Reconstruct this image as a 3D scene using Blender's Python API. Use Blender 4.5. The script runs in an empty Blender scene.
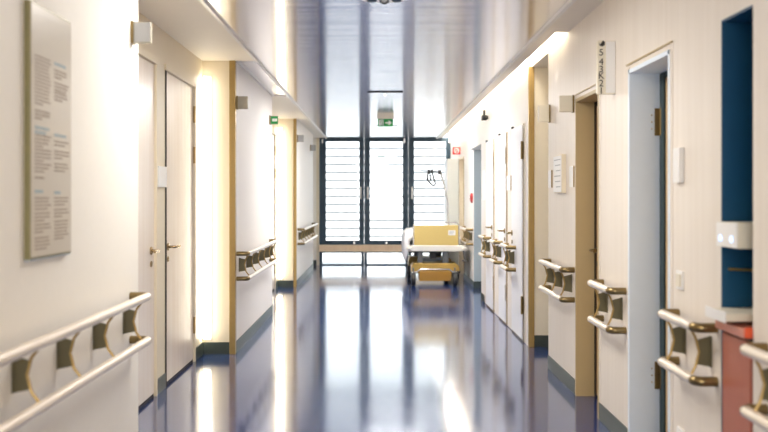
import bpy, bmesh, math, random
from mathutils import Vector, Matrix
random.seed(7)
scn = bpy.context.scene
col = scn.collection
PI = math.pi

# ------------------------------------------------------------------ materials
def newmat(name):
    m = bpy.data.materials.new(name); m.use_nodes = True
    nt = m.node_tree
    return m, nt, nt.nodes['Principled BSDF']

def plain(name, c, rough=0.5, metal=0.0, noise=0.06, nscale=30.0, bump=0.0, coat=0.0, stretch=(1, 1, 1)):
    m, nt, b = newmat(name)
    tc = nt.nodes.new('ShaderNodeTexCoord'); mp = nt.nodes.new('ShaderNodeMapping')
    mp.inputs['Scale'].default_value = stretch
    n = nt.nodes.new('ShaderNodeTexNoise'); n.inputs['Scale'].default_value = nscale
    n.inputs['Detail'].default_value = 4
    r = nt.nodes.new('ShaderNodeMapRange')
    r.inputs['To Min'].default_value = 1 - noise; r.inputs['To Max'].default_value = 1 + noise
    mix = nt.nodes.new('ShaderNodeVectorMath'); mix.operation = 'SCALE'
    mix.inputs[0].default_value = c[:3]
    L = nt.links.new
    L(tc.outputs['Object'], mp.inputs['Vector']); L(mp.outputs['Vector'], n.inputs['Vector'])
    L(n.outputs['Fac'], r.inputs['Value']); L(r.outputs['Result'], mix.inputs['Scale'])
    L(mix.outputs['Vector'], b.inputs['Base Color'])
    b.inputs['Roughness'].default_value = rough; b.inputs['Metallic'].default_value = metal
    b.inputs['Coat Weight'].default_value = coat
    if bump:
        bp = nt.nodes.new('ShaderNodeBump'); bp.inputs['Strength'].default_value = bump
        bp.inputs['Distance'].default_value = 0.004
        L(n.outputs['Fac'], bp.inputs['Height']); L(bp.outputs['Normal'], b.inputs['Normal'])
    return m

def emit(name, c, s):
    m, nt, b = newmat(name)
    b.inputs['Base Color'].default_value = (0.9, 0.9, 0.9, 1)
    b.inputs['Emission Color'].default_value = (*c, 1); b.inputs['Emission Strength'].default_value = s
    return m

def wood(name, c1, c2, rough=0.45, sx=26.0):
    """vertical-grain veneer"""
    m, nt, b = newmat(name); L = nt.links.new
    tc = nt.nodes.new('ShaderNodeTexCoord'); mp = nt.nodes.new('ShaderNodeMapping')
    mp.inputs['Scale'].default_value = (sx, sx, 0.9)
    n = nt.nodes.new('ShaderNodeTexNoise'); n.inputs['Scale'].default_value = 1.0
    n.inputs['Detail'].default_value = 6; n.inputs['Distortion'].default_value = 0.4
    cr = nt.nodes.new('ShaderNodeValToRGB')
    cr.color_ramp.elements[0].position = 0.32; cr.color_ramp.elements[0].color = (*c1, 1)
    cr.color_ramp.elements[1].position = 0.68; cr.color_ramp.elements[1].color = (*c2, 1)
    L(tc.outputs['Object'], mp.inputs['Vector']); L(mp.outputs['Vector'], n.inputs['Vector'])
    L(n.outputs['Fac'], cr.inputs['Fac']); L(cr.outputs['Color'], b.inputs['Base Color'])
    b.inputs['Roughness'].default_value = rough
    return m

def ceiling_metal():
    m, nt, b = newmat('ceiling_metal'); L = nt.links.new
    b.inputs['Metallic'].default_value = 0.9; b.inputs['Roughness'].default_value = 0.20
    b.inputs['Anisotropic'].default_value = 1.0
    tg = nt.nodes.new('ShaderNodeCombineXYZ'); tg.inputs['Y'].default_value = 1.0
    L(tg.outputs[0], b.inputs['Tangent'])
    tc = nt.nodes.new('ShaderNodeTexCoord'); sp = nt.nodes.new('ShaderNodeSeparateXYZ')
    L(tc.outputs['Object'], sp.inputs['Vector'])
    mp = nt.nodes.new('ShaderNodeMapping'); mp.inputs['Scale'].default_value = (0.12, 3.4, 1)
    n = nt.nodes.new('ShaderNodeTexNoise'); n.inputs['Scale'].default_value = 2.0; n.inputs['Detail'].default_value = 4
    L(tc.outputs['Object'], mp.inputs['Vector']); L(mp.outputs['Vector'], n.inputs['Vector'])
    # plank seams across the corridor, every 0.30 m
    mo = nt.nodes.new('ShaderNodeMath'); mo.operation = 'PINGPONG'; mo.inputs[1].default_value = 0.15
    L(sp.outputs['Y'], mo.inputs[0])
    lt = nt.nodes.new('ShaderNodeMapRange'); lt.inputs['From Min'].default_value = 0.0; lt.inputs['From Max'].default_value = 0.005
    L(mo.outputs[0], lt.inputs['Value'])
    bp = nt.nodes.new('ShaderNodeBump'); bp.inputs['Strength'].default_value = 0.5; bp.inputs['Distance'].default_value = 0.012
    L(n.outputs['Fac'], bp.inputs['Height']); L(bp.outputs['Normal'], b.inputs['Normal'])
    dk = nt.nodes.new('ShaderNodeMapRange'); dk.inputs['To Min'].default_value = 0.72; dk.inputs['To Max'].default_value = 1.0
    L(lt.outputs['Result'], dk.inputs['Value'])
    sc = nt.nodes.new('ShaderNodeVectorMath'); sc.operation = 'SCALE'; sc.inputs[0].default_value = (0.95, 0.93, 0.93)
    L(dk.outputs['Result'], sc.inputs['Scale']); L(sc.outputs['Vector'], b.inputs['Base Color'])
    return m

def floor_vinyl():
    m, nt, b = newmat('floor_vinyl'); L = nt.links.new
    tc = nt.nodes.new('ShaderNodeTexCoord')
    n = nt.nodes.new('ShaderNodeTexNoise'); n.inputs['Scale'].default_value = 1.6; n.inputs['Detail'].default_value = 5
    L(tc.outputs['Object'], n.inputs['Vector'])
    cr = nt.nodes.new('ShaderNodeValToRGB')
    cr.color_ramp.elements[0].position = 0.3; cr.color_ramp.elements[0].color = (0.013, 0.038, 0.150, 1)
    cr.color_ramp.elements[1].position = 0.7; cr.color_ramp.elements[1].color = (0.019, 0.050, 0.180, 1)
    L(n.outputs['Fac'], cr.inputs['Fac']); L(cr.outputs['Color'], b.inputs['Base Color'])
    rr = nt.nodes.new('ShaderNodeMapRange'); rr.inputs['To Min'].default_value = 0.10; rr.inputs['To Max'].default_value = 0.14
    L(n.outputs['Fac'], rr.inputs['Value']); L(rr.outputs['Result'], b.inputs['Roughness'])
    b.inputs['IOR'].default_value = 1.6
    b.inputs['Coat Weight'].default_value = 0.5; b.inputs['Coat Roughness'].default_value = 0.10
    b.inputs['Coat IOR'].default_value = 1.6
    mp = nt.nodes.new('ShaderNodeMapping'); mp.inputs['Scale'].default_value = (2.0, 3.5, 1)
    n2 = nt.nodes.new('ShaderNodeTexNoise'); n2.inputs['Scale'].default_value = 5.0; n2.inputs['Detail'].default_value = 2
    L(tc.outputs['Object'], mp.inputs['Vector']); L(mp.outputs['Vector'], n2.inputs['Vector'])
    bp = nt.nodes.new('ShaderNodeBump'); bp.inputs['Strength'].default_value = 0.10; bp.inputs['Distance'].default_value = 0.003
    L(n2.outputs['Fac'], bp.inputs['Height']); L(bp.outputs['Normal'], b.inputs['Normal']); L(bp.outputs['Normal'], b.inputs['Coat Normal'])
    return m

def glass_mat():
    m = bpy.data.materials.new('window_glass'); m.use_nodes = True; nt = m.node_tree
    for n in list(nt.nodes): nt.nodes.remove(n)
    o = nt.nodes.new('ShaderNodeOutputMaterial'); t = nt.nodes.new('ShaderNodeBsdfTransparent')
    t.inputs['Color'].default_value = (0.96, 0.98, 0.98, 1)
    g = nt.nodes.new('ShaderNodeBsdfGlossy'); g.inputs['Roughness'].default_value = 0.02
    mx = nt.nodes.new('ShaderNodeMixShader'); mx.inputs['Fac'].default_value = 0.06
    nt.links.new(t.outputs[0], mx.inputs[1]); nt.links.new(g.outputs[0], mx.inputs[2]); nt.links.new(mx.outputs[0], o.inputs['Surface'])
    return m

def facade_mat():
    m, nt, b = newmat('facade_boards'); L = nt.links.new
    tc = nt.nodes.new('ShaderNodeTexCoord'); sp = nt.nodes.new('ShaderNodeSeparateXYZ'); L(tc.outputs['Object'], sp.inputs[0])
    mp = nt.nodes.new('ShaderNodeMapping'); mp.inputs['Scale'].default_value = (0.5, 1, 6)
    n = nt.nodes.new('ShaderNodeTexNoise'); n.inputs['Scale'].default_value = 1.5; L(tc.outputs['Object'], mp.inputs[0]); L(mp.outputs[0], n.inputs['Vector'])
    r = nt.nodes.new('ShaderNodeMapRange'); r.inputs['To Min'].default_value = 0.80; r.inputs['To Max'].default_value = 0.97; L(n.outputs['Fac'], r.inputs['Value'])
    s = nt.nodes.new('ShaderNodeVectorMath'); s.operation = 'SCALE'; s.inputs[0].default_value = (0.93, 0.94, 0.95)
    L(r.outputs[0], s.inputs['Scale']); L(s.outputs[0], b.inputs['Base Color'])
    b.inputs['Roughness'].default_value = 0.7
    return m

M = dict(
    plaster=plain('cream_plaster', (0.86, 0.825, 0.75), 0.6, noise=0.02),
    veneer=wood('cream_veneer', (0.785, 0.715, 0.63), (0.825, 0.76, 0.68)),
    whitewall=plain('white_paint', (0.83, 0.79, 0.74), 0.5, noise=0.02),
    leaf_light=wood('birch_veneer', (0.83, 0.73, 0.63), (0.88, 0.80, 0.72), 0.27, 18),
    leaf_white=plain('white_laminate', (0.86, 0.86, 0.88), 0.35, noise=0.01),
    leaf_dark=wood('oak_veneer', (0.42, 0.235, 0.085), (0.52, 0.31, 0.13), 0.4, 30),
    leaf_mid=wood('beech_veneer', (0.55, 0.38, 0.19), (0.64, 0.46, 0.26), 0.4, 30),
    tan=plain('tan_lacquer', (0.50, 0.385, 0.20), 0.45, noise=0.03),
    cream=plain('cream_lacquer', (0.80, 0.71, 0.54), 0.45, noise=0.02),
    litcream=plain('lit_cream_paint', (0.87, 0.80, 0.65), 0.5, noise=0.02),  # cream lightened so the dim passage wall reads as lit
    soffit=plain('soffit_paint', (0.87, 0.81, 0.70), 0.6, noise=0.02),
    white_trim=plain('white_trim', (0.85, 0.82, 0.76), 0.4, noise=0.02),
    paleblue=plain('pale_blue_lacquer', (0.76, 0.86, 0.97), 0.4, noise=0.02),
    greyblue=plain('grey_blue_paint', (0.45, 0.52, 0.55), 0.5, noise=0.03),
    bronze=plain('bronze_metal', (0.40, 0.27, 0.10), 0.35, 0.7, noise=0.08),
    brass=plain('aged_brass', (0.46, 0.34, 0.19), 0.22, 0.9, noise=0.05),
    darkbronze=plain('dark_bronze', (0.25, 0.18, 0.08), 0.3, 0.85, noise=0.08),
    olive=plain('olive_bracket', (0.135, 0.118, 0.062), 0.5, 0.2, noise=0.06),
    rail=plain('satin_champagne', (0.74, 0.66, 0.565), 0.32, 0.35, noise=0.03),
    chrome=plain('satin_steel', (0.62, 0.61, 0.60), 0.25, 0.95, noise=0.03),
    base=plain('dark_green_vinyl', (0.045, 0.060, 0.052), 0.4, noise=0.1),
    black=plain('black_plastic', (0.012, 0.012, 0.013), 0.5, noise=0.1),
    gap=plain('dark_gap', (0.035, 0.026, 0.012), 0.8, noise=0.1),
    tealgap=plain('teal_seal', (0.03, 0.055, 0.065), 0.7, noise=0.1),
    navy=plain('navy_aluminium', (0.010, 0.038, 0.066), 0.35, 0.1, noise=0.06),
    beech=wood('beech_ledge', (0.84, 0.62, 0.40), (0.92, 0.72, 0.50), 0.4),
    blue=plain('deep_blue_paint', (0.005, 0.075, 0.170), 0.45, noise=0.15, nscale=3),
    red=plain('brick_red_laminate', (0.42, 0.125, 0.075), 0.4, noise=0.05),
    orange=plain('orange_red_plastic', (0.75, 0.10, 0.03), 0.35, noise=0.05),
    pinkred=plain('salmon_plastic', (0.62, 0.25, 0.18), 0.35, noise=0.05),
    signwhite=plain('white_plastic', (0.85, 0.84, 0.82), 0.35, noise=0.01),
    signcream=plain('cream_plastic', (0.80, 0.74, 0.60), 0.4, noise=0.02),
    signgrey=plain('grey_metal_plate', (0.40, 0.37, 0.30), 0.4, 0.4, noise=0.03),
    board=plain('board_beige', (0.56, 0.505, 0.41), 0.35, noise=0.02),
    boardedge=plain('board_edge', (0.25, 0.225, 0.11), 0.4, 0.3, noise=0.04),
    ink=plain('brown_ink', (0.36, 0.29, 0.22), 0.6, noise=0.05),
    inkblue=plain('pale_blue_ink', (0.33, 0.42, 0.45), 0.6, noise=0.05),
    inkgrey=plain('grey_ink', (0.45, 0.45, 0.45), 0.6, noise=0.05),
    blackink=plain('black_ink', (0.02, 0.015, 0.01), 0.5, noise=0.05),
    green=plain('sign_green', (0.0, 0.30, 0.045), 0.4, noise=0.03),
    signred=plain('sign_red', (0.62, 0.02, 0.02), 0.4, noise=0.03),
    darkred=plain('bell_red', (0.38, 0.01, 0.012), 0.3, noise=0.03),
    bedwhite=plain('bed_white', (0.78, 0.75, 0.68), 0.35, noise=0.02),
    bedgrey=plain('bed_grey', (0.13, 0.14, 0.15), 0.35, 0.4, noise=0.03),
    yellow=plain('mustard_laminate', (0.66, 0.49, 0.165), 0.4, noise=0.03),
    orangebox=plain('ochre_plastic', (0.46, 0.23, 0.03), 0.4, noise=0.06),
    ochre=plain('ochre_cover', (0.44, 0.28, 0.06), 0.4, noise=0.06),
    linen=plain('white_linen', (0.85, 0.85, 0.86), 0.85, noise=0.02, bump=0.3),
    tyre=plain('grey_rubber', (0.035, 0.033, 0.030), 0.6, noise=0.05),
    cabinet=plain('pale_grey_green_paint', (0.66, 0.69, 0.67), 0.4, noise=0.02),
    facadegap=plain('facade_backing', (0.42, 0.42, 0.43), 0.8, noise=0.05),
    ground=plain('pale_paving', (0.55, 0.55, 0.54), 0.8, noise=0.08),
    led=emit('blue_led', (0.2, 0.45, 1.0), 1.6),
    cove=emit('cove_glow', (1.0, 0.93, 0.80), 24.0),
    strip=emit('strip_glow', (1.0, 0.93, 0.78), 9.0),
    lamp=emit('downlight_glow', (1.0, 0.95, 0.88), 3.0),
    metal=ceiling_metal(), vinyl=floor_vinyl(), glass=glass_mat(), facade=facade_mat(),
)

# ------------------------------------------------------------------ mesh helpers
class MB:
    def __init__(s): s.bm = bmesh.new()
    def box(s, x0, x1, y0, y1, z0, z1):
        xs = sorted((x0, x1)); ys = sorted((y0, y1)); zs = sorted((z0, z1))
        v = [s.bm.verts.new((x, y, z)) for x in xs for y in ys for z in zs]
        for f in ((0, 1, 3, 2), (4, 6, 7, 5), (0, 4, 5, 1), (2, 3, 7, 6), (0, 2, 6, 4), (1, 5, 7, 3)):
            s.bm.faces.new([v[i] for i in f])
        return s
    def prism(s, poly, axis, a, b):
        """extrude a 2-D polygon along axis ('x': poly=(y,z), 'y': poly=(x,z), 'z': poly=(x,y))"""
        def p(q, t):
            return {'x': (t, q[0], q[1]), 'y': (q[0], t, q[1]), 'z': (q[0], q[1], t)}[axis]
        A = [s.bm.verts.new(p(q, a)) for q in poly]; B = [s.bm.verts.new(p(q, b)) for q in poly]
        n = len(poly)
        s.bm.faces.new(A); s.bm.faces.new(B[::-1])
        for i in range(n): s.bm.faces.new((A[i], B[i], B[(i + 1) % n], A[(i + 1) % n]))
        return s
    def tube(s, pts, r, seg=12, cap=True):
        pts = [Vector(p) for p in pts]; rings = []
        up = None
        for i, p in enumerate(pts):
            d = (pts[min(i + 1, len(pts) - 1)] - pts[max(i - 1, 0)]).normalized()
            if up is None:
                up = Vector((0, 0, 1)) if abs(d.z) < 0.9 else Vector((1, 0, 0))
            a = d.cross(up).normalized(); up = a.cross(d).normalized()
            rr = r[i] if isinstance(r, (list, tuple)) else r
            rings.append([s.bm.verts.new(p + a * rr * math.cos(2 * PI * k / seg) + up * rr * math.sin(2 * PI * k / seg)) for k in range(seg)])
        for A, B in zip(rings, rings[1:]):
            for k in range(seg): s.bm.faces.new((A[k], A[(k + 1) % seg], B[(k + 1) % seg], B[k]))
        if cap:
            s.bm.faces.new(rings[0][::-1]); s.bm.faces.new(rings[-1])
        return s
    def lathe(s, prof, c, axis='z', seg=24):
        """prof = [(radius, height)] turned about an axis through c"""
        def p(r, h, t):
            u, v = r * math.cos(t), r * math.sin(t)
            d = {'z': (u, v, h), 'x': (h, u, v), 'y': (u, h, v)}[axis]
            return (c[0] + d[0], c[1] + d[1], c[2] + d[2])
        rings = [[s.bm.verts.new(p(max(r, 1e-4), h, 2 * PI * k / seg)) for k in range(seg)] for r, h in prof]
        for A, B in zip(rings, rings[1:]):
            for k in range(seg): s.bm.faces.new((A[k], A[(k + 1) % seg], B[(k + 1) % seg], B[k]))
        s.bm.faces.new(rings[0][::-1]); s.bm.faces.new(rings[-1])
        return s
    def build(s, name, mat, parent=None, bevel=0.0, smooth=False, label=None):
        bmesh.ops.recalc_face_normals(s.bm, faces=s.bm.faces)
        me = bpy.data.meshes.new(name); s.bm.to_mesh(me); s.bm.free()
        me.materials.append(mat)
        if smooth:
            for p in me.polygons: p.use_smooth = True
            try: me.set_sharp_from_angle(angle=math.radians(40))
            except Exception: pass
        o = bpy.data.objects.new(name, me); col.objects.link(o)
        if parent is not None:
            o.parent = parent; o.matrix_parent_inverse = Matrix.Translation(parent.location).inverted()
        if bevel:
            b = o.modifiers.new('bevel', 'BEVEL'); b.width = bevel; b.segments = 2; b.limit_method = 'ANGLE'
        if label: o['label'] = label
        return o

def tag(o, label, cat, group=None, kind=None):
    o['label'] = label; o['category'] = cat
    if group: o['group'] = group
    if kind: o['kind'] = kind
    return o

def thing(name, loc, label, cat, group=None, kind=None):
    o = bpy.data.objects.new(name, None); col.objects.link(o); o.location = loc; o.empty_display_size = 0.1
    return tag(o, label, cat, group, kind)

def struct(name, mb, mat, label, cat, bevel=0.0):
    return tag(mb.build(name, mat, None, bevel), label, cat, None, 'structure')

def text_mesh(s, size, loc, rot, mat, name, parent, thick=0.001):
    cu = bpy.data.curves.new('t', 'FONT'); cu.body = s; cu.size = size; cu.align_x = 'CENTER'; cu.align_y = 'CENTER'; cu.extrude = thick
    t = bpy.data.objects.new('t', cu); col.objects.link(t)
    bpy.context.view_layer.update()
    me = bpy.data.meshes.new_from_object(t.evaluated_get(bpy.context.evaluated_depsgraph_get()))
    bpy.data.objects.remove(t)
    me.materials.clear(); me.materials.append(mat)
    me.transform(Matrix.Translation(loc) @ rot.to_4x4())
    me.name = name
    o = bpy.data.objects.new(name, me); col.objects.link(o)
    o.parent = parent; o.matrix_parent_inverse = Matrix.Translation(parent.location).inverted()
    return o

ZC = 2.43                      # ceiling height
LW, LD = -1.19, -1.46          # left wall face, left recess (door) face
RW = 1.29                      # right wall face
RF = 1.36                      # right wall face at the far end
YE = 16.8                      # window wall

# ------------------------------------------------------------------ setting: floor, walls
struct('floor', MB().box(-1.9, 2.4, -2.6, YE, -0.12, 0.0), M['vinyl'], 'glossy navy blue vinyl corridor floor', 'floor')

w = MB()
w.box(-1.9, LW, -2.6, 4.35, 0, 2.62)
struct('wall_left', w, M['plaster'], 'smooth cream plaster wall at left foreground behind the info board', 'wall')
w = MB()
for y0, y1, z0 in ((4.35, 4.80, 0), (5.745, 5.995, 0), (6.95, 7.29, 0), (4.80, 5.745, 2.19), (5.995, 6.95, 2.19),
                   (9.80, 11.40, 0), (12.35, 12.67, 0), (11.40, 12.35, 2.19)):
    w.box(-1.9, LD, y0, y1, z0, 2.62)
struct('wall_left_recess', w, M['cream'], 'cream recessed wall around the left doors', 'wall')
w = MB()
w.box(-1.9, LW, 7.29, 9.80, 0, 2.62); w.box(-1.9, LW, 12.67, 15.9, 0, 2.62)
struct('wall_left_far', w, M['whitewall'], 'off-white veneer wall blocks beyond the left doors', 'wall')
# cream faces of the two blocks that look back down the corridor
w = MB()
w.box(LD - 0.02, LW - 0.046, 7.275, 7.29, 0.10, ZC); w.box(LD - 0.02, LW - 0.046, 12.655, 12.67, 0.10, ZC)
struct('wall_left_return', w, M['cream'], 'narrow cream return walls facing down the corridor', 'wall')
struct('wall_left_end', MB().box(-1.9, -1.40, 15.9, YE, 0, 2.62).box(-1.9, -1.19, YE - 0.06, YE + 0.1, 0, 2.62), M['plaster'],
       'short plaster wall beside the left edge of the windows', 'wall')
struct('trim_1', MB().box(-1.19, -1.137, YE - 0.06, YE + 0.04, 0, ZC), M['cream'], 'pale beech post at the left edge of the windows', 'post', 0.004)
struct('trim_2', MB().box(LW - 0.046, LW + 0.004, 7.262, 7.32, 0, ZC), M['bronze'], 'bronze corner guard on the nearer left wall corner', 'corner guard', 0.003)
struct('trim_3', MB().box(LW - 0.04, LW + 0.004, 12.645, 12.70, 0, ZC), M['bronze'], 'bronze corner guard on the farther left wall corner', 'corner guard', 0.003)

w = MB()
XO = 2.3
w.box(RW, XO, -2.6, 3.035, 0, 2.62)
w.box(RW, XO, 3.035, 3.32, 1.965, 2.62); w.box(1.62, XO, 3.035, 3.32, 0, 1.965)
w.box(RW, XO, 3.32, 3.893, 0, 2.62)
w.box(RW, XO, 3.893, 4.54, 1.955, 2.62); w.box(1.60, XO, 3.893, 4.54, 0, 1.955)
w.box(RW, XO, 4.54, 5.15, 0, 2.62)
w.box(RW, XO, 5.15, 5.762, 1.94, 2.62); w.box(1.60, XO, 5.15, 5.762, 0, 1.94)
w.box(RW, XO, 5.762, 6.70, 0, 2.62)
struct('wall_right', w, M['veneer'], 'cream wood veneer wall panels on the right', 'wall')
w = MB()
w.box(1.30, XO, 7.66, 11.19, 0, 2.62)
w.box(1.30, XO, 11.19, 12.64, 1.975, 2.62)
w.box(RF, XO, 12.64, 14.1, 0, 2.62)
w.box(RF, XO, 14.1, 14.9, 1.95, 2.62); w.box(1.62, XO, 14.1, 14.9, 0, 1.95)
w.box(RF, XO, 14.9, YE, 0, 2.62)
struct('wall_right_far', w, M['whitewall'], 'off-white wall on the right beyond the bronze corner guard', 'wall')
w = MB()
w.box(1.345, XO, 7.64, 7.66, 0.10, ZC); w.box(1.95, XO, 6.70, 7.64, 0, 2.62)
struct('wall_right_return', w, M['litcream'], 'cream return wall inside the right side passage', 'wall')
w = MB()
w.box(RF + 0.002, XO, 12.62, 12.64, 0.09, 1.975); w.box(1.75, XO, 11.19, 12.62, 0, 1.975)
struct('wall_right_niche', w, M['greyblue'], 'grey blue painted doorway recess far on the right', 'wall')
struct('trim_4', MB().box(1.296, 1.345, 7.615, 7.66, 0, ZC), M['bronze'], 'bronze corner guard at the right side passage', 'corner guard', 0.003)
struct('wall_back', MB().box(-1.9, XO, -2.75, -2.6, 0, 2.62), M['plaster'], 'plaster wall closing the corridor behind', 'wall')
# blue lining of the narrow niche
w = MB()
w.box(1.30, 1.62, 3.312, 3.32, 0, 1.965); w.box(1.61, 1.62, 3.035, 3.312, 0, 1.965); w.box(1.30, 1.61, 3.035, 3.043, 0, 1.965); w.box(1.292, 1.61, 3.043, 3.312, 1.957, 1.965); w.box(1.292, 1.30, 3.314, 3.32, 0, 1.965)
struct('trim_5', w, M['blue'], 'deep blue lining of the narrow right wall niche', 'lining')

# ceiling
struct('ceiling', MB().box(-1.0, 1.1, -2.6, YE, ZC, 2.62).box(-1.9, -1.0, 7.29, 9.80, ZC + 0.01, 2.62), M['metal'],
       'brushed metal plank ceiling with cross seams', 'ceiling')
w = MB()
for y0, y1 in ((-2.6, 7.29), (9.80, 12.67), (15.9, YE)): w.box(-1.9, -1.0, y0, y1, ZC - 0.004, 2.62)
w.box(-1.9, -1.0, 12.67, 15.9, ZC - 0.004, 2.62)
struct('ceiling_left', w, M['soffit'], 'cream painted ceiling strip along the left side', 'ceiling')
w = MB()
w.box(1.1, 1.205, -2.6, YE, ZC - 0.006, 2.47); w.box(1.205, XO, -2.6, 6.0, ZC - 0.006, 2.62)
w.box(1.1, XO, 6.0, YE, 2.60, 2.64); w.box(1.32, XO, 6.70, 7.64, ZC - 0.006, 2.6)
struct('ceiling_right', w, M['soffit'], 'cream painted ceiling strip with light slot on the right', 'ceiling')
w = MB()
w.box(-1.018, -0.992, -2.6, YE, ZC - 0.022, ZC + 0.01)
struct('trim_6', w, M['white_trim'], 'white edge bead of the metal ceiling on the left', 'trim', 0.003)
struct('trim_7', MB().box(1.090, 1.115, -2.6, YE, ZC - 0.022, ZC + 0.01), M['white_trim'], 'white edge bead of the metal ceiling on the right', 'trim', 0.003)
struct('trim_8', MB().box(LW, LW + 0.02, 7.32, 9.80, ZC - 0.012, ZC + 0.02), M['white_trim'], 'white shadow bead above the nearer left wall block', 'trim')

# baseboards
w = MB()
w.box(LW, LW + 0.006, -2.6, 4.35, 0, 0.10); w.box(LW, LW + 0.006, 7.32, 9.80, 0, 0.10); w.box(LW, LW + 0.006, 12.70, 15.9, 0, 0.10)
for y0, y1 in ((4.35, 4.80), (5.745, 5.995), (6.95, 7.27), (9.80, 11.40), (12.35, 12.65)): w.box(LD, LD + 0.008, y0, y1, 0, 0.10)
w.box(LD, LW - 0.046, 7.268, 7.29, 0, 0.10); w.box(LD, LW - 0.04, 12.648, 12.67, 0, 0.10)
w.box(-1.40, -1.19, YE - 0.075, YE - 0.06, 0, 0.10); w.box(-1.19, LW + 0.006, 9.80, 9.806, 0, 0.10)
struct('baseboard_left', w, M['base'], 'dark green vinyl baseboard along the left walls', 'baseboard')
w = MB()
for y0, y1 in ((-2.6, 3.035), (3.32, 3.88), (4.56, 5.14), (5.78, 6.70)): w.box(RW - 0.006, RW, y0, y1, 0, 0.10)
w.box(1.345, 1.95, 7.628, 7.64, 0, 0.10); w.box(RF, 1.75, 12.61, 12.62, 0, 0.09); w.box(RF - 0.006, RF, 12.61, 14.08, 0, 0.09)
w.box(1.294, 1.30, 10.75, 11.19, 0, 0.09); w.box(RF - 0.006, RF, 14.92, YE, 0, 0.09)
struct('baseboard_right', w, M['base'], 'dark green vinyl baseboard along the right walls', 'baseboard')

# ------------------------------------------------------------------ doors
def lever(parent, x, y, z, nx, dy, mat):
    """rose, neck and lever on a face whose outward normal is nx along x; the lever points dy"""
    h = MB().lathe([(0.026, 0), (0.026, 0.008), (0.020, 0.011)], (x, y, z), 'x') if nx > 0 else \
        MB().lathe([(0.020, -0.011), (0.026, -0.008), (0.026, 0)], (x, y, z), 'x')
    h = h.build('rose', mat, parent, smooth=True)
    pts = [(x, y, z), (x + nx * 0.035, y, z)]
    for k in range(5):
        t = k / 4 * PI / 2
        pts.append((x + nx * (0.035 + 0.02 * math.sin(t)), y + dy * 0.02 * (1 - math.cos(t)), z))
    pts += [(x + nx * 0.055, y + dy * 0.12, z)]
    MB().tube(pts, 0.0095, 12).build('lever', mat, parent, smooth=True)
    p = [(0.019, 0), (0.019, 0.007)] if nx > 0 else [(0.019, -0.007), (0.019, 0)]
    MB().lathe(p, (x, y, z - 0.085), 'x').build('key_rose', mat, parent, smooth=True)

def hinge(parent, x, y, z, mat, h=0.13, r=0.009):
    MB().tube([(x, y, z - h / 2), (x, y, z + h / 2)], r, 10).build('hinge', mat, parent, smooth=True)

def left_door(n, y0, y1, far_handle, label):
    d = thing('door_%d' % n, (LD, (y0 + y1) / 2, 0), label, 'door', None, 'structure')
    f = MB()
    f.box(LD - 0.10, LD + 0.001, y0 - 0.012, y0 + 0.004, 0, 2.20)
    f.box(LD - 0.10, LD + 0.012, y1 - 0.010, y1 + 0.012, 0, 2.20)
    f.box(LD - 0.10, LD + 0.016, y0 - 0.012, y1 + 0.012, 2.165, 2.205)
    f.build('door_frame', M['cream'], d, 0.002)
    g = MB().box(LD - 0.12, LD - 0.062, y0 + 0.01, y1 - 0.01, 0.0, 2.165)
    g.box(LD - 0.062, LD + 0.002, y0 + 0.004, y0 + 0.052, 0.0, 2.165)  # dark strip on the face, coloured as the shadow gap beside the leaf
    g.box(LD - 0.062, LD - 0.008, y0 + 0.034, y1 - 0.012, 0.0, 0.022)
    g.build('gap_strip', M['gap'], d)
    MB().box(LD - 0.058, LD - 0.004, y0 + 0.054, y1 - 0.013, 0.024, 2.162).build('leaf', M['leaf_light'], d, 0.002)
    yh = y1 - 0.10 if far_handle else y0 + 0.10
    lever(d, LD - 0.004, yh, 0.955, 1, -1 if far_handle else 1, M['brass'])
    ye = y0 + 0.03 if far_handle else y1 - 0.012
    for z in (1.95, 1.63, 0.29): hinge(d, LD + 0.004, ye, z, M['bronze'])
    return d
left_door(1, 4.80, 5.745, True, 'pale birch door half hidden behind the left foreground wall')
left_door(2, 5.995, 6.95, False, 'pale birch door fully seen on the left with dark shadow gap')
left_door(3, 11.40, 12.35, False, 'far pale door hidden in the second left recess')

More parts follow.
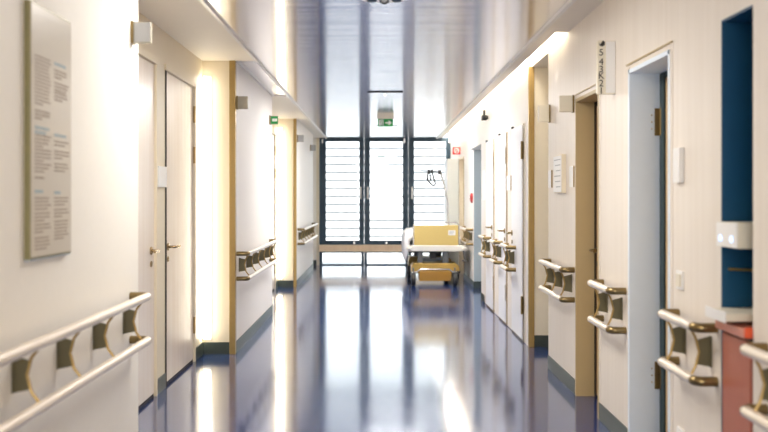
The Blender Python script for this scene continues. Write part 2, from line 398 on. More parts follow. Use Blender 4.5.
def right_door(n, y0, y1, ztop, depth, jm, lm, sm, label, hinges, handle):
    d = thing('door_%d' % n, (RW, (y0 + y1) / 2, 0), label, 'door', None, 'structure')
    f = MB()
    for a, b in ((y0, y0 + 0.022), (y1 - 0.022, y1)): f.box(RW - 0.006, RW + depth, a, b, 0, ztop)
    f.box(RW - 0.006, RW + depth, y0, y1, ztop - 0.022, ztop)
    f.build('door_frame', jm, d, 0.002)
    c = MB()
    for a, b in ((y0 - 0.03, y0), (y1, y1 + 0.03)): c.box(RW - 0.003, RW, a, b, 0, ztop + 0.024)
    c.build('casing', M['veneer'], d)
    MB().box(RW - 0.008, RW, y0 - 0.030, y1 + 0.030, ztop + 0.024, ztop + 0.031).build('drip_edge', M['tan'], d)
    sg = 0.085 if n == 4 else 0.042
    MB().box(RW + depth - 0.004, RW + depth + 0.03, y1 - sg, y1 - 0.022, 0, ztop - 0.02).box(RW + depth, RW + depth + 0.03, y0 + 0.022, y1 - sg, ztop - 0.05, ztop - 0.02).build('gap_strip', sm, d)
    MB().box(RW + depth + 0.006, RW + depth + 0.055, y0 + 0.022, y1 - sg, 0.012, ztop - 0.05).build('leaf', lm, d, 0.002)
    xh = RW + depth + 0.006
    for z in hinges:
        hb = MB().box(RW + depth - 0.030, RW + depth + 0.002, y1 - 0.026, y1 - 0.022, z - 0.07, z + 0.07)
        hb.tube([(RW + depth + 0.004, y1 - 0.034, z - 0.07), (RW + depth + 0.004, y1 - 0.034, z + 0.07)], 0.011, 10)
        hb.build('hinge', M['darkbronze'], d)
        for k in (-1, 0, 1):
            MB().lathe([(0.004, -0.003), (0.004, 0)], (RW + depth - 0.045, y1 - 0.022, z + k * 0.035), 'y', 8).build('screw', M['chrome'], d)
    if handle: lever(d, xh, y1 - 0.09, 0.955, -1, -1, M['darkbronze'])
    return d
right_door(4, 3.893, 4.54, 1.955, 0.155, M['paleblue'], M['leaf_mid'], M['tealgap'],
           'beech door set back in a pale blue frame on the right', (1.685, 0.385), False)
right_door(5, 5.15, 5.762, 1.94, 0.118, M['tan'], M['leaf_dark'], M['gap'],
           'oak door set back in a tan frame on the right', (), True)

def flush_door(n, y0, y1, far_handle, label):
    """white leaf on the far right wall, hinged on its nearer edge"""
    X = 1.30
    d = thing('door_%d' % n, (X, (y0 + y1) / 2, 0), label, 'door', None, 'structure')
    MB().box(X - 0.006, X + 0.004, y0 - 0.10, y1 + 0.30, 0.006, 1.965).build('door_frame', M['veneer'], d, 0.002)
    g = MB().box(X - 0.010, X - 0.004, y0 - 0.065, y0 - 0.004, 0.008, 1.955)
    g.box(X - 0.010, X - 0.004, y0 - 0.05, y1 + 0.01, 0.004, 0.02)
    g.build('gap_strip', M['bronze'] if n != 6 else M['darkbronze'], d)
    MB().box(X - 0.016, X - 0.003, y0, y1, 0.022, 1.955).build('leaf', M['leaf_white'], d, 0.002)
    yh = y1 - 0.05 if far_handle else y0 + 0.05
    lever(d, X - 0.016, yh, 0.955, -1, -1 if far_handle else 1, M['darkbronze'])
    for z in (1.72, 0.33): MB().tube([(X - 0.02, y0 - 0.012, z - 0.08), (X - 0.02, y0 - 0.012, z + 0.08)], 0.010, 10).build('hinge', M['darkbronze'] if n == 6 else M['signwhite'], d, smooth=True)
    MB().box(X - 0.024, X - 0.003, y1 - 0.08, y1 - 0.02, 1.957, 1.975).build('stop', M['black'], d)
    return d
flush_door(6, 7.90, 8.53, True, 'nearest of the three white flush doors on the far right')
flush_door(7, 8.93, 9.45, False, 'middle one of the three white flush doors on the far right')
flush_door(8, 9.94, 10.57, False, 'farthest of the three white flush doors on the far right')
d9 = thing('door_9', (RF, 14.5, 0), 'pale door behind the hospital bed at the far right', 'door', None, 'structure')
MB().box(RF - 0.004, RF + 0.12, 14.1, 14.12, 0, 1.95).box(RF - 0.004, RF + 0.12, 14.88, 14.9, 0, 1.95).box(RF - 0.004, RF + 0.12, 14.1, 14.9, 1.93, 1.95).build('door_frame', M['cream'], d9)
MB().box(RF - 0.006, RF + 0.012, 14.075, 14.10, 0, 1.95).build('gap_strip', M['bronze'], d9)
MB().box(RF + 0.10, RF + 0.14, 14.12, 14.88, 0.01, 1.93).build('leaf', M['leaf_light'], d9)
lever(d9, RF + 0.10, 14.22, 0.955, -1, 1, M['chrome'])

# ------------------------------------------------------------------ window wall
def xw(p): return (p - 379) * YE / 880
def zw(p): return 1.3 - (p - 197) * YE / 880
WIN = [(319.5, 326.0, 359.5, 364.2), (364.2, 369.8, 402.8, 408.3), (408.3, 413.8, 446.0, 453.0)]
WN = ['leftmost navy framed glass panel of the window wall', 'middle navy framed glass panel of the window wall', 'rightmost navy framed glass panel of the window wall']
for i, (a, b, c, e) in enumerate(WIN):
    x0, x1, x2, x3 = map(xw, (a, b, c, e))
    zt, zg, zb, zb2 = ZC, zw(141.5), zw(240.5), zw(244.6)
    wn = thing('window_%d' % (i + 1), ((x0 + x3) / 2, YE, 0), WN[i], 'window', None, 'structure')
    f = MB()
    f.box(x0 + 0.003, x1, YE - 0.05, YE + 0.07, zb2, zt); f.box(x2, x3 - 0.003, YE - 0.05, YE + 0.07, zb2, zt)
    f.box(x1, x2, YE - 0.05, YE + 0.07, zg, zt); f.box(x1, x2, YE - 0.05, YE + 0.07, zb2, zb)
    f.build('window_frame', M['navy'], wn, 0.004)
    s = MB()
    t = 0.018
    s.box(x1 - t, x1 + 0.004, YE - 0.075, YE - 0.05, zb - t, zg + t); s.box(x2 - 0.004, x2 + t, YE - 0.075, YE - 0.05, zb - t, zg + t)
    s.box(x1, x2, YE - 0.075, YE - 0.05, zg - 0.004, zg + t); s.box(x1, x2, YE - 0.075, YE - 0.05, zb - t, zb + 0.004)
    s.build('sash', M['navy'], wn, 0.003)
    MB().box(x1, x2, YE + 0.005, YE + 0.015, zb, zg).build('pane', M['glass'], wn)
    # tall lower pane with its own slim frame
    zl = zw(251.2); zf = 0.0
    f = MB()
    f.box(x0 + 0.003, x0 + 0.055, YE - 0.03, YE + 0.05, zf, zl); f.box(x3 - 0.055, x3 - 0.003, YE - 0.03, YE + 0.05, zf, zl)
    f.box(x0 + 0.055, x3 - 0.055, YE - 0.03, YE + 0.05, zl - 0.03, zl); f.box(x0 + 0.055, x3 - 0.055, YE - 0.03, YE + 0.05, zf, zf + 0.022)
    f.build('lower_frame', M['navy'], wn, 0.002)
    MB().box(x0 + 0.055, x3 - 0.055, YE + 0.005, YE + 0.015, zf + 0.022, zl - 0.03).build('lower_pane', M['glass'], wn)
    hx = x2 + 0.02 if i == 0 else x1 - 0.035
    h = MB().box(hx - 0.016, hx + 0.016, YE - 0.085, YE - 0.07, zw(199), zw(187))
    h.tube([(hx, YE - 0.08, zw(190)), (hx, YE - 0.12, zw(190)), (hx, YE - 0.125, zw(191)), (hx, YE - 0.125, zw(198))], 0.012, 8)
    h.build('handle', M['signwhite'], wn, 0.002)
    hx = {0: x0 + 0.06, 1: x2 + 0.03, 2: x2 + 0.06}[i]
    MB().box(hx - 0.013, hx + 0.013, YE - 0.075, YE - 0.05, zw(143.5), zw(139)).build('hinge', M['chrome'], wn)
    if i < 2:
        hx = (x1 + x2) / 2 + (0.22 if i == 0 else 0)
        MB().lathe([(0.022, -0.03), (0.022, 0)], (hx, YE - 0.05, zw(242.6)), 'y', 12).build('vent_knob', M['chrome'], wn)
struct('trim_9', MB().box(xw(319.5), 1.36, YE - 0.16, YE - 0.0, zw(251.2), zw(244.6)), M['beech'], 'beech ledge running below the window panels', 'ledge', 0.006)
struct('trim_10', MB().box(xw(453) - 0.003, 1.9, YE - 0.05, YE + 0.07, 0, 2.62), M['whitewall'], 'wall strip at the right edge of the windows', 'trim')

# outside: white board-clad building across a paved yard
struct('ground', MB().box(-30, 30, YE + 0.1, 60, -0.25, -0.12), M['ground'], 'pale paved yard outside the windows', 'ground')
fb = thing('clad_building', (0.3, 22.6, -0.12), 'white board-clad building seen through the windows', 'building')
f = MB(); z = -0.12; pitch = 0.205
while z < 8.0:
    f.prism([(22.6, z + 0.028), (22.585, z + pitch - 0.028), (22.63, z + pitch - 0.028), (22.63, z + 0.028)], 'x', -9, 10)
    z += pitch
f.build('cladding', M['facade'], fb)
MB().box(-9, 10, 22.68, 25.0, -0.12, 8.0).build('wall', M['facadegap'], fb)

# ------------------------------------------------------------------ handrails
HR = 'double tube handrails along the walls'
def rail(W, side, y0, y1, brackets, label, zu=0.826, zl=0.617, off=0.09, ends=(True, True), r=0.0195):
    """W: wall face; side: direction from the wall into the corridor"""
    x = W + side * off
    t = thing('handrail', (W, (y0 + y1) / 2, 0.72), label, 'handrail', HR)
    for nm, z in (('upper_rail', zu), ('lower_rail', zl)):
        rr = MB().tube([(x, y0 + 0.03, z), (x, y1 - 0.03, z)], r, 16)
        ro = rr.build(nm, M['rail'], t, smooth=True)
        for k, (ye, dy) in enumerate(((y0, -1), (y1, 1))):
            if not ends[k]: continue
            pts = [(x, ye - dy * 0.03, z)]
            for q in range(1, 7):
                a = q / 6 * PI / 2
                pts.append((x - side * 0.03 * (1 - math.cos(a)), ye - dy * 0.03 + dy * 0.03 * math.sin(a), z))
            pts.append((W, ye, z))
            MB().tube(pts, r * 0.98, 14).build('end_return', M['darkbronze'], ro, smooth=True)
    zm = (zu + zl) / 2
    for yb in brackets:
        b = MB()
        def X(d): return W + side * d
        b.prism([(X(0), zm + 0.062), (X(0.054), zm + 0.048), (X(0.043), zm), (X(0.054), zm - 0.048), (X(0), zm - 0.058)], 'y', yb - 0.004, yb + 0.004)
        b.box(W, X(0.005), yb - 0.012, yb + 0.012, zm - 0.058, zm + 0.062)
        bo = b.build('bracket', M['olive'], t)
        MB().tube([(X(off - 0.002), yb, zu - 0.012), (X(0.060), yb, zm + 0.055), (X(0.046), yb, zm), (X(0.060), yb, zm - 0.055), (X(off - 0.002), yb, zl + 0.012)], 0.0055, 8).build('arm', M['bronze'], bo, smooth=True)
    return t
rail(LW, 1, 1.2, 4.21, [1.66, 2.06, 2.46, 2.86, 3.26, 3.67, 4.10], 'long double handrail on the left foreground wall below the info board')
rail(LW, 1, 7.36, 9.55, [7.48, 7.90, 8.32, 8.74, 9.16, 9.45], 'double handrail on the left wall block behind the two birch doors')
rail(LW, 1, 12.85, 15.6, [13.0, 13.5, 14.0, 14.5, 15.0, 15.4], 'farthest double handrail on the left, near the windows')
rail(RW, -1, 5.80, 6.60, [5.89, 6.20, 6.50], 'double handrail with three brackets below the white notice box, right of the passage', 0.819, 0.622, 0.08)
rail(RW, -1, 4.60, 5.06, [4.67, 4.97], 'short double handrail between the oak door and the pale blue door frame', 0.808, 0.602, 0.08)
rail(RW, -1, 3.36, 3.79, [3.42, 3.71], 'short double handrail below the light switch, left of the blue niche', 0.800, 0.595, 0.08)
rail(RW, -1, 1.2, 2.93, [1.6, 2.0, 2.4, 2.84], 'double handrail cut off by the right picture edge beside the red bin', 0.796, 0.592, 0.08)
rail(1.284, -1, 8.26, 8.72, [8.36, 8.60], 'short double handrail across the nearest white flush door', off=0.075)
rail(1.284, -1, 9.15, 9.56, [9.25, 9.46], 'short double handrail across the middle white flush door', off=0.075)
rail(1.284, -1, 10.08, 10.60, [10.2, 10.48], 'short double handrail across the farthest white flush door', off=0.075)
rail(RF, -1, 12.72, 13.8, [12.84, 13.1, 13.36, 13.62], 'farthest double handrail on the right, beside the hospital bed')

# ------------------------------------------------------------------ info board
bd = thing('info_board', (LW, 3.15, 1.09), 'tall beige information board with two text columns on the left foreground wall', 'sign')
MB().box(LW - 0.004, LW + 0.020, 2.95, 3.343, 1.088, 1.962).build('board_body', M['boardedge'], bd, 0.003)
MB().box(LW + 0.020, LW + 0.0225, 2.957, 3.337, 1.096, 1.955).build('face', M['board'], bd)
MB().box(LW + 0.001, LW + 0.018, 2.951, 3.342, 1.084, 1.089).build('bottom_edge', M['greyblue'], bd)
cols = [(2.985, 3.135), (3.165, 3.315)]
paras = [[('h', 0, 0), ('p', 60, 108), ('b', 113, 121), ('h', 129, 135), ('p', 137, 148), ('p', 151, 162), ('p', 165, 175), ('b', 178, 181),
          ('h', 191, 195), ('p', 198, 210), ('p', 213, 221), ('p', 224, 234), ('p', 237, 249)],
         [('h', 60, 64), ('b', 67, 76), ('b', 80, 88), ('b', 90, 98), ('h', 133, 137), ('p', 140, 147), ('p', 150, 160), ('p', 163, 172),
          ('h', 192, 195), ('p', 198, 207), ('p', 210, 219), ('p', 222, 242)]]
for ci in range(2):
    y0, y1 = cols[ci]
    for kind, a, b in paras[ci]:
        if b <= a: continue
        za = 1.962 - (a - 10) / 248 * 0.874; zb = 1.962 - (b - 10) / 248 * 0.874
        m = MB(); z = za
        step = 0.0125 if kind != 'h' else 0.016
        while z > zb:
            y = y0; end = y1 - (random.uniform(0.0, 0.03) if z - step > zb else random.uniform(0.03, 0.09))
            while y < end:
                wl = min(random.uniform(0.010, 0.034), end - y)
                m.box(LW + 0.0225, LW + 0.0232, y, y + wl, z - step * (0.62 if kind != 'p' else 0.5), z)
                y += wl + 0.004
            z -= step
        m.build('text_block', M['inkblue'] if kind == 'h' else M['ink'], bd)

# ------------------------------------------------------------------ projecting flag signs
FG = 'small metal flag signs projecting from the walls'
def flag(W, side, y, z0, z1, label, face=None, wdt=0.095, body=None, split=0.5):
    t = thing('flag_sign', (W, y, z0), label, 'sign', FG)
    body = body or M['signgrey']; face = face or M['signcream']
    a, b = W, W + side * wdt
    MB().box(a, b, y, y + 0.030, z0, z1).build('plate', body, t, 0.002)
    MB().box(W + side * 0.018, W + side * (wdt - 0.004), y - 0.003, y, z0 + 0.004, z1 - 0.004).build('face', face, t)
    MB().box(W, W + side * 0.012, y - 0.006, y + 0.036, z0 - 0.004, z1 + 0.004).build('mount', M['darkbronze'], t)
    return t
flag(LW, 1, 4.22, 2.040, 2.140, 'small pale flag sign projecting near the end of the left foreground wall', M['inkgrey'])
flag(LW, 1, 7.34, 2.035, 2.140, 'small grey flag sign beside the nearer bronze corner guard on the left', M['signgrey'])
g = flag(LW, 1, 9.55, 2.09, 2.18, 'small flag sign with a green face on the left wall block', M['green'])
MB().box(LW + 0.03, LW + 0.085, 9.545, 9.5475, 2.12, 2.15).build('white_mark', M['signwhite'], g)
flag(LW, 1, 12.78, 2.10, 2.20, 'small grey flag sign beside the farther bronze corner guard on the left', M['inkgrey'])
flag(LW, 1, 15.2, 2.10, 2.20, 'small grey flag sign closest to the windows on the left', M['inkgrey'])
flag(RW, -1, 6.62, 1.865, 1.990, 'cream flag sign beside the right side passage', M['signcream'], 0.088, M['signcream'])
flag(RW, -1, 5.81, 1.862, 1.970, 'cream flag sign beside the oak door frame on the right', M['signcream'], 0.10, M['signcream'])

# vertical sign with the characters
vs = thing('numbered_sign', (RW, 4.82, 1.86), 'narrow cream flag sign with black vertical characters above the right handrail', 'sign')
MB().box(RW - 0.100, RW, 4.80, 4.83, 1.862, 2.152).build('plate', M['signcream'], vs, 0.002)
MB().box(RW - 0.052, RW - 0.002, 4.796, 4.80, 1.868, 2.148).build('face', M['signwhite'], vs)
Rf = Matrix.Rotation(PI / 2, 3, 'X')
for ch, pz in zip('543K21', (52.7, 62, 69.5, 76, 83.5, 91)):
    zc = 1.3 + (197 - pz) * 4.80 / 880
    text_mesh(ch, 0.052, Vector((RW - 0.078, 4.7985, zc)), Rf, M['blackink'], 'lettering', vs)
zc = 1.3 + (197 - 43.5) * 4.8 / 880
MB().lathe([(0.016, -0.002), (0.016, 0.001)], (RW - 0.074, 4.7985, zc), 'y', 20).build('emblem', M['blackink'], vs)
MB().prism([(RW - 0.092, zc + 0.016), (RW - 0.070, zc + 0.016), (RW - 0.086, zc - 0.006)], 'y', 4.795, 4.7965).build('emblem_notch', M['signcream'], vs)

# ------------------------------------------------------------------ wall plates, switches, boxes
PG = 'white plates on the walls'
def wplate(name, W, side, y0, y1, z0, z1, th, label, cat, edge=True, group=PG):
    t = thing(name, (W, (y0 + y1) / 2, z0), label, cat, group)
    MB().box(W, W + side * th, y0, y1, z0, z1).build('plate', M['signwhite'], t, 0.002)
    if edge: MB().box(W, W + side * th * 0.8, y0 - 0.006, y0, z0, z1).build('edge', M['bronze'], t)
    return t
wplate('door_sign', LD, 1, 5.765, 5.985, 1.366, 1.504, 0.018, 'white door sign on the strip between the two birch doors', 'sign', False)
wplate('door_sign', RW, -1, 6.55, 6.66, 1.37, 1.50, 0.010, 'slim white door sign left of the white notice box', 'sign')
wplate('door_sign', RW, -1, 5.81, 5.92, 1.366, 1.506, 0.010, 'slim white door sign between the notice box and the oak door', 'sign')
wplate('door_sign', RW, -1, 3.72, 3.80, 1.362, 1.51, 0.022, 'white door sign right of the pale blue door frame', 'sign', False)
wplate('door_sign', 1.30, -1, 8.60, 8.84, 1.365, 1.51, 0.018, 'short white door sign between the nearest and middle flush doors', 'sign')
wplate('door_sign', 1.30, -1, 9.50, 9.72, 1.28, 1.79, 0.018, 'tall slim white door sign between the middle and farthest flush doors', 'sign', False)
wplate('door_sign', 1.30, -1, 10.66, 10.92, 1.26, 1.63, 0.018, 'tall slim white door sign beyond the farthest flush door', 'sign', False)
nb = thing('notice_box', (RW, 6.2, 1.33), 'white notice box with printed lines on the right veneer wall', 'sign')
MB().box(RW - 0.030, RW + 0.004, 6.07, 6.345, 1.328, 1.595).build('case', M['cream'], nb, 0.003)
MB().box(RW - 0.033, RW - 0.030, 6.076, 6.339, 1.334, 1.589).build('sheet', M['signwhite'], nb)
for k in range(6):
    z = 1.565 - k * 0.038
    MB().box(RW - 0.0338, RW - 0.033, 6.10, 6.31 - 0.03 * (k % 3), z - 0.007, z).build('text_line', M['inkgrey'], nb)

sw = thing('light_switch', (RW, 3.76, 0.91), 'white light switch on the veneer wall above the short right handrail', 'switch')
MB().box(RW - 0.010, RW, 3.715, 3.795, 0.905, 0.985).build('frame', M['signwhite'], sw, 0.003)
MB().box(RW - 0.016, RW - 0.010, 3.728, 3.782, 0.918, 0.972).build('rocker', M['signcream'], sw, 0.002)
so = thing('wall_socket', (RW, 3.75, 0.26), 'white power socket low on the right veneer wall', 'socket')
MB().box(RW - 0.010, RW, 3.71, 3.79, 0.235, 0.315).build('frame', M['signwhite'], so, 0.003)
MB().lathe([(0.02, -0.0125), (0.022, -0.0095)], (RW, 3.75, 0.275), 'x', 16).build('insert', M['signcream'], so)

# ------------------------------------------------------------------ niche on the right
dp = thing('soap_dispenser', (1.29, 3.2, 1.12), 'white dispenser box with two blue indicator lights in the blue niche', 'dispenser')
MB().box(1.272, 1.40, 3.118, 3.305, 1.115, 1.208).build('housing', M['signcream'], dp, 0.004)
MB().box(1.266, 1.272, 3.118, 3.305, 1.117, 1.206).build('front', M['signwhite'], dp, 0.002)
for y in (3.262, 3.16): MB().lathe([(0.010, -0.004), (0.013, 0.0)], (1.266, y, 1.148), 'x', 14).build('indicator_light', M['led'], dp)
MB().box(1.40, 1.615, 3.16, 3.28, 1.13, 1.19).build('mount', M['signgrey'], dp)
tr = thing('drip_tray', (1.27, 3.2, 0.86), 'white shelf tray projecting from the niche above the red bin', 'tray')
MB().box(1.232, 1.60, 3.12, 3.31, 0.857, 0.885).build('tray_base', M['signcream'], tr, 0.004)
MB().box(1.226, 1.232, 3.12, 3.31, 0.852, 0.892).build('front_lip', M['signwhite'], tr, 0.002)
bn = thing('waste_bin', (1.42, 3.18, 0), 'brick red waste bin standing in the blue niche', 'bin')
MB().box(1.288, 1.60, 3.052, 3.305, 0.0, 0.795).build('body', M['red'], bn, 0.006)
MB().box(1.262, 1.60, 3.05, 3.308, 0.808, 0.842).build('lid', M['pinkred'], bn, 0.005)
MB().box(1.266, 1.60, 3.044, 3.05, 0.810, 0.848).build('lid_edge', M['orange'], bn, 0.002)
MB().box(1.295, 1.59, 3.06, 3.30, 0.795, 0.808).build('gasket', M['black'], bn)
tb = thing('glint_bar', (1.35, 3.3, 1.05), 'thin brass bar on the blue niche wall below the dispenser', 'bar')  # thin bar added for the gold glint lines in the niche
MB().tube([(1.31, 3.298, 1.03), (1.40, 3.298, 1.026)], 0.005, 8).build('bar', M['bronze'], tb, smooth=True)
MB().tube([(1.33, 3.298, 1.03), (1.33, 3.312, 1.03)], 0.004, 8).build('peg', M['bronze'], tb)
MB().tube([(1.38, 3.298, 1.027), (1.38, 3.312, 1.027)], 0.004, 8).build('peg', M['bronze'], tb)

# ------------------------------------------------------------------ signs and fittings at the far end
ex = thing('exit_sign', (0.07, 11.84, 2.25), 'green emergency exit sign with a white arrow hanging from the metal ceiling', 'sign')
YX = 11.84
def xe(p): return (p - 379) * YX / 880
def ze(p): return 1.3 + (197 - p) * YX / 880
MB().box(xe(377), xe(393.8), YX + 0.0, YX + 0.07, ze(118.7), ZC).build('housing', M['signcream'], ex, 0.004)
MB().box(xe(378), xe(393), YX + 0.02, YX + 0.03, ze(126.4), ze(118.7)).build('panel', M['green'], ex)
MB().box(xe(374), xe(398), YX + 0.022, YX + 0.028, ze(125.9), ze(125.2)).build('edge_rod', M['inkgrey'], ex)
yf = YX + 0.0185
MB().box(xe(379), xe(380.4), yf, yf + 0.002, ze(125.4), ze(119.6)).box(xe(379), xe(383.4), yf, yf + 0.002, ze(120.2), ze(119.5)).box(xe(382.8), xe(383.5), yf, yf + 0.002, ze(125.4), ze(119.6)).build('door_pictogram', M['signwhite'], ex)
m = MB().lathe([(0.008, -0.001), (0.008, 0.001)], (xe(381.6), yf, ze(120.9)), 'y', 12)
m.tube([(xe(381.7), yf, ze(121.6)), (xe(381.4), yf, ze(123.4))], 0.006, 6)
for q in ([(381.4, 123.4), (382.3, 124.3), (382.0, 125.4)], [(381.4, 123.4), (380.9, 124.5), (380.4, 125.2)], [(381.7, 121.8), (382.5, 122.6)], [(381.6, 121.8), (380.8, 122.8)]):
    m.tube([(xe(a), yf, ze(b)) for a, b in q], 0.004, 6)
m.build('running_figure', M['signwhite'], ex)
MB().prism([(xe(385.2), ze(123.3)), (xe(388.8), ze(123.3)), (xe(388.0), ze(124.6)), (xe(389.2), ze(124.9)), (xe(391.8), ze(122.7)), (xe(389.2), ze(120.4)), (xe(388.0), ze(120.7)), (xe(388.8), ze(122.1)), (xe(385.2), ze(122.1))], 'y', yf, yf + 0.002).build('arrow', M['signwhite'], ex)

ln = thing('linear_fixture', (0.066, 9.43, ZC), 'slim black linear light fixture across the ceiling before the exit sign', 'light')
MB().box(-0.125, 0.255, 9.40, 9.44, ZC - 0.012, ZC + 0.004).build('housing', M['black'], ln, 0.002)
MB().tube([(0.066, 9.42, ZC - 0.04), (0.066, 9.42, ZC - 0.01)], 0.006, 8).build('stem', M['inkgrey'], ln)

sd = thing('ceiling_detector', (0.03, 4.9, ZC), 'round ceiling fixture with dark lenses at the top edge of the picture', 'light')
MB().lathe([(0.165, 0.0), (0.165, -0.010), (0.150, -0.016)], (0.03, 4.9, ZC), 'z', 40).build('ring', M['signwhite'], sd, smooth=True)
for k in range(8):
    a = k * PI / 4
    MB().lathe([(0.030, -0.014), (0.026, -0.026), (0.012, -0.030)], (0.03 + 0.10 * math.cos(a), 4.9 + 0.10 * math.sin(a), ZC), 'z', 14).build('lens', M['navy'], sd, smooth=True)
MB().lathe([(0.018, -0.014), (0.020, -0.040), (0.014, -0.054), (0.004, -0.058)], (0.03, 4.9, ZC), 'z', 16).build('sensor', M['black'], sd, smooth=True)

rs = thing('fire_sign', (1.36, 14.7, 2.0), 'red square fire equipment flag sign with white symbol at the far right', 'sign')
MB().box(1.228, 1.36, 14.70, 14.715, 2.01, 2.138).build('plate', M['signred'], rs, 0.002)
ring = MB()
pts = [(1.294 + 0.038 * math.cos(a), 14.698, 2.074 + 0.038 * math.sin(a)) for a in [2 * PI * k / 20 for k in range(21)]]
ring.tube(pts, 0.007, 6)
ring.tube([(1.272, 14.698, 2.052), (1.318, 14.698, 2.098)], 0.008, 6)
ring.build('symbol', M['signwhite'], rs)
be = thing('alarm_bell', (RF, 12.85, 1.29), 'round dark red alarm bell on the white wall past the grey blue recess', 'bell')
MB().lathe([(0.004, -0.036), (0.045, -0.033), (0.070, -0.020), (0.076, -0.005), (0.078, 0.0)], (RF, 12.82, 1.285), 'x', 24).build('dome', M['darkred'], be, smooth=True)
MB().lathe([(0.010, -0.042), (0.012, -0.034)], (RF, 12.82, 1.285), 'x', 12).build('nut', M['chrome'], be)
cm = thing('wall_camera', (1.30, 10.5, 2.24), 'small black camera on a bracket high on the far right wall', 'camera')
MB().lathe([(0.022, -0.012), (0.022, 0)], (1.30, 10.5, 2.25), 'x', 14).build('base', M['black'], cm)
MB().tube([(1.295, 10.5, 2.25), (1.262, 10.5, 2.262), (1.255, 10.5, 2.29)], 0.009, 8).build('arm', M['black'], cm)
MB().box(1.225, 1.282, 10.43, 10.55, 2.215, 2.272).tube([(1.252, 10.43, 2.245), (1.252, 10.41, 2.245)], 0.018, 12).build('housing', M['black'], cm, 0.003)
MB().tube([(1.255, 10.5, 2.268), (1.255, 10.5, 2.335)], 0.014, 8).build('antenna', M['black'], cm)

cb = thing('tall_cabinet', (1.26, 15.2, 0), 'tall narrow pale grey cabinet standing beside the right window', 'cabinet')
MB().box(1.165, 1.352, 14.93, 15.55, 0.06, 1.95).build('carcass', M['cabinet'], cb, 0.006)
MB().box(1.155, 1.165, 14.94, 15.54, 0.08, 1.94).build('door', M['signwhite'], cb, 0.003)
MB().box(1.175, 1.345, 14.95, 15.53, 0.0, 0.06).build('plinth', M['base'], cb)

# ------------------------------------------------------------------ wall lights and cove
for y, lb in ((7.27, 'bright vertical light strip in the corner beside the nearer left recess door'), (12.65, 'bright vertical light strip in the farther left recess')):
    wl = thing('wall_light', (-1.42, y, 0.12), lb, 'light', 'vertical wall light strips')
    MB().box(-1.452, -1.384, y - 0.010, y, 0.12, 2.30).build('housing', M['white_trim'], wl)
    MB().tube([(-1.416, y - 0.034, 0.135), (-1.416, y - 0.034, 2.285)], 0.030, 20).build('diffuser', M['strip'], wl, smooth=True)
cv = thing('cove_light', (1.25, 11.3, 2.58), 'long hidden cove light glowing along the right ceiling edge', 'light')
MB().box(1.215, 1.285, 6.05, 12.6, 2.575, 2.598).build('channel', M['white_trim'], cv)
MB().box(1.222, 1.278, 6.08, 12.55, 2.568, 2.575).build('diffuser', M['cove'], cv)
MB().box(1.215, 1.345, 12.6, 16.7, 2.575, 2.598).build('channel', M['white_trim'], cv)
MB().box(1.222, 1.338, 12.6, 16.65, 2.568, 2.575).build('diffuser', M['cove'], cv)

# ------------------------------------------------------------------ hospital bed
YB = 13.0
bed = thing('hospital_bed', (0.86, 14.0, 0), 'white hospital bed with mustard end panel parked at the far right', 'bed')
def xb(p, y=YB): return (p - 379) * y / 880
def zb_(p, y=YB): return 1.3 - (p - 197) * y / 880
x0, x1 = xb(407.5), xb(466.5)
fr = MB()
fr.box(x0, x1, YB - 0.03, YB + 0.03, zb_(251.4), zb_(245.3))
fr.box(x0, x0 + 0.05, YB + 0.03, YB + 1.86, zb_(251.0), zb_(246)); fr.box(x1 - 0.05, x1, YB + 0.03, YB + 1.86, zb_(251.0), zb_(246))
fr.box(x0, x1, YB + 1.81, YB + 1.86, zb_(251.4), zb_(245.3))
fr.build('frame', M['bedwhite'], bed, 0.012)
MB().box(x0 + 0.05, x1 - 0.05, YB + 0.03, YB + 1.81, zb_(249), zb_(246.4)).build('mattress_base', M['bedgrey'], bed)
for yy, nm in ((YB - 0.012, 'end_panel'), (YB + 1.84, 'end_panel')):
    p = MB().box(xb(414.4), xb(458.2), yy, yy + 0.03, zb_(245.2), zb_(225.2) if yy < YB else 0.74).build(nm, M['yellow'], bed, 0.008)
    r0 = MB()
    xa, xc, zt = xb(413.8), xb(458.8), zb_(222.6) if yy < YB else 0.79
    r0.tube([(xa, yy + 0.015, zb_(248)), (xa, yy + 0.015, zt - 0.03), (xa + 0.03, yy + 0.015, zt), (xc - 0.03, yy + 0.015, zt), (xc, yy + 0.015, zt - 0.03), (xc, yy + 0.015, zb_(248))], 0.011, 10)
    r0.build('panel_rail', M['chrome'], bed, smooth=True)
    if yy < YB:
        MB().box(xb(448.2), xb(455.4), yy - 0.002, yy, zb_(235.2), zb_(230.2)).build('paper_label', M['signwhite'], p)
        MB().box(xb(449), xb(454), yy - 0.003, yy - 0.002, zb_(232.4), zb_(231.6)).build('text_line', M['inkgrey'], p)
        MB().box(xb(449), xb(453), yy - 0.003, yy - 0.002, zb_(234), zb_(233.4)).build('text_line', M['inkgrey'], p)
# lifting columns
for a, b in ((418.2, 423.2), (443.2, 449.2)):
    MB().box(xb(a), xb(b), YB + 0.10, YB + 0.20, zb_(266), zb_(251)).box(xb(a) + 0.012, xb(b) - 0.012, YB + 0.09, YB + 0.10, zb_(264), zb_(252)).build('lifting_column', M['bedgrey'], bed, 0.004)
    MB().box(xb(a), xb(b), YB + 1.60, YB + 1.70, zb_(266), zb_(251)).build('lifting_column', M['bedgrey'], bed, 0.004)
MB().box(xb(430), xb(436.6), YB + 0.06, YB + 0.18, zb_(259), zb_(252)).build('control_box', M['black'], bed, 0.004)
MB().box(xb(424), xb(443), YB + 0.3, YB + 0.36, zb_(262), zb_(259)).build('cross_bar', M['bedgrey'], bed)
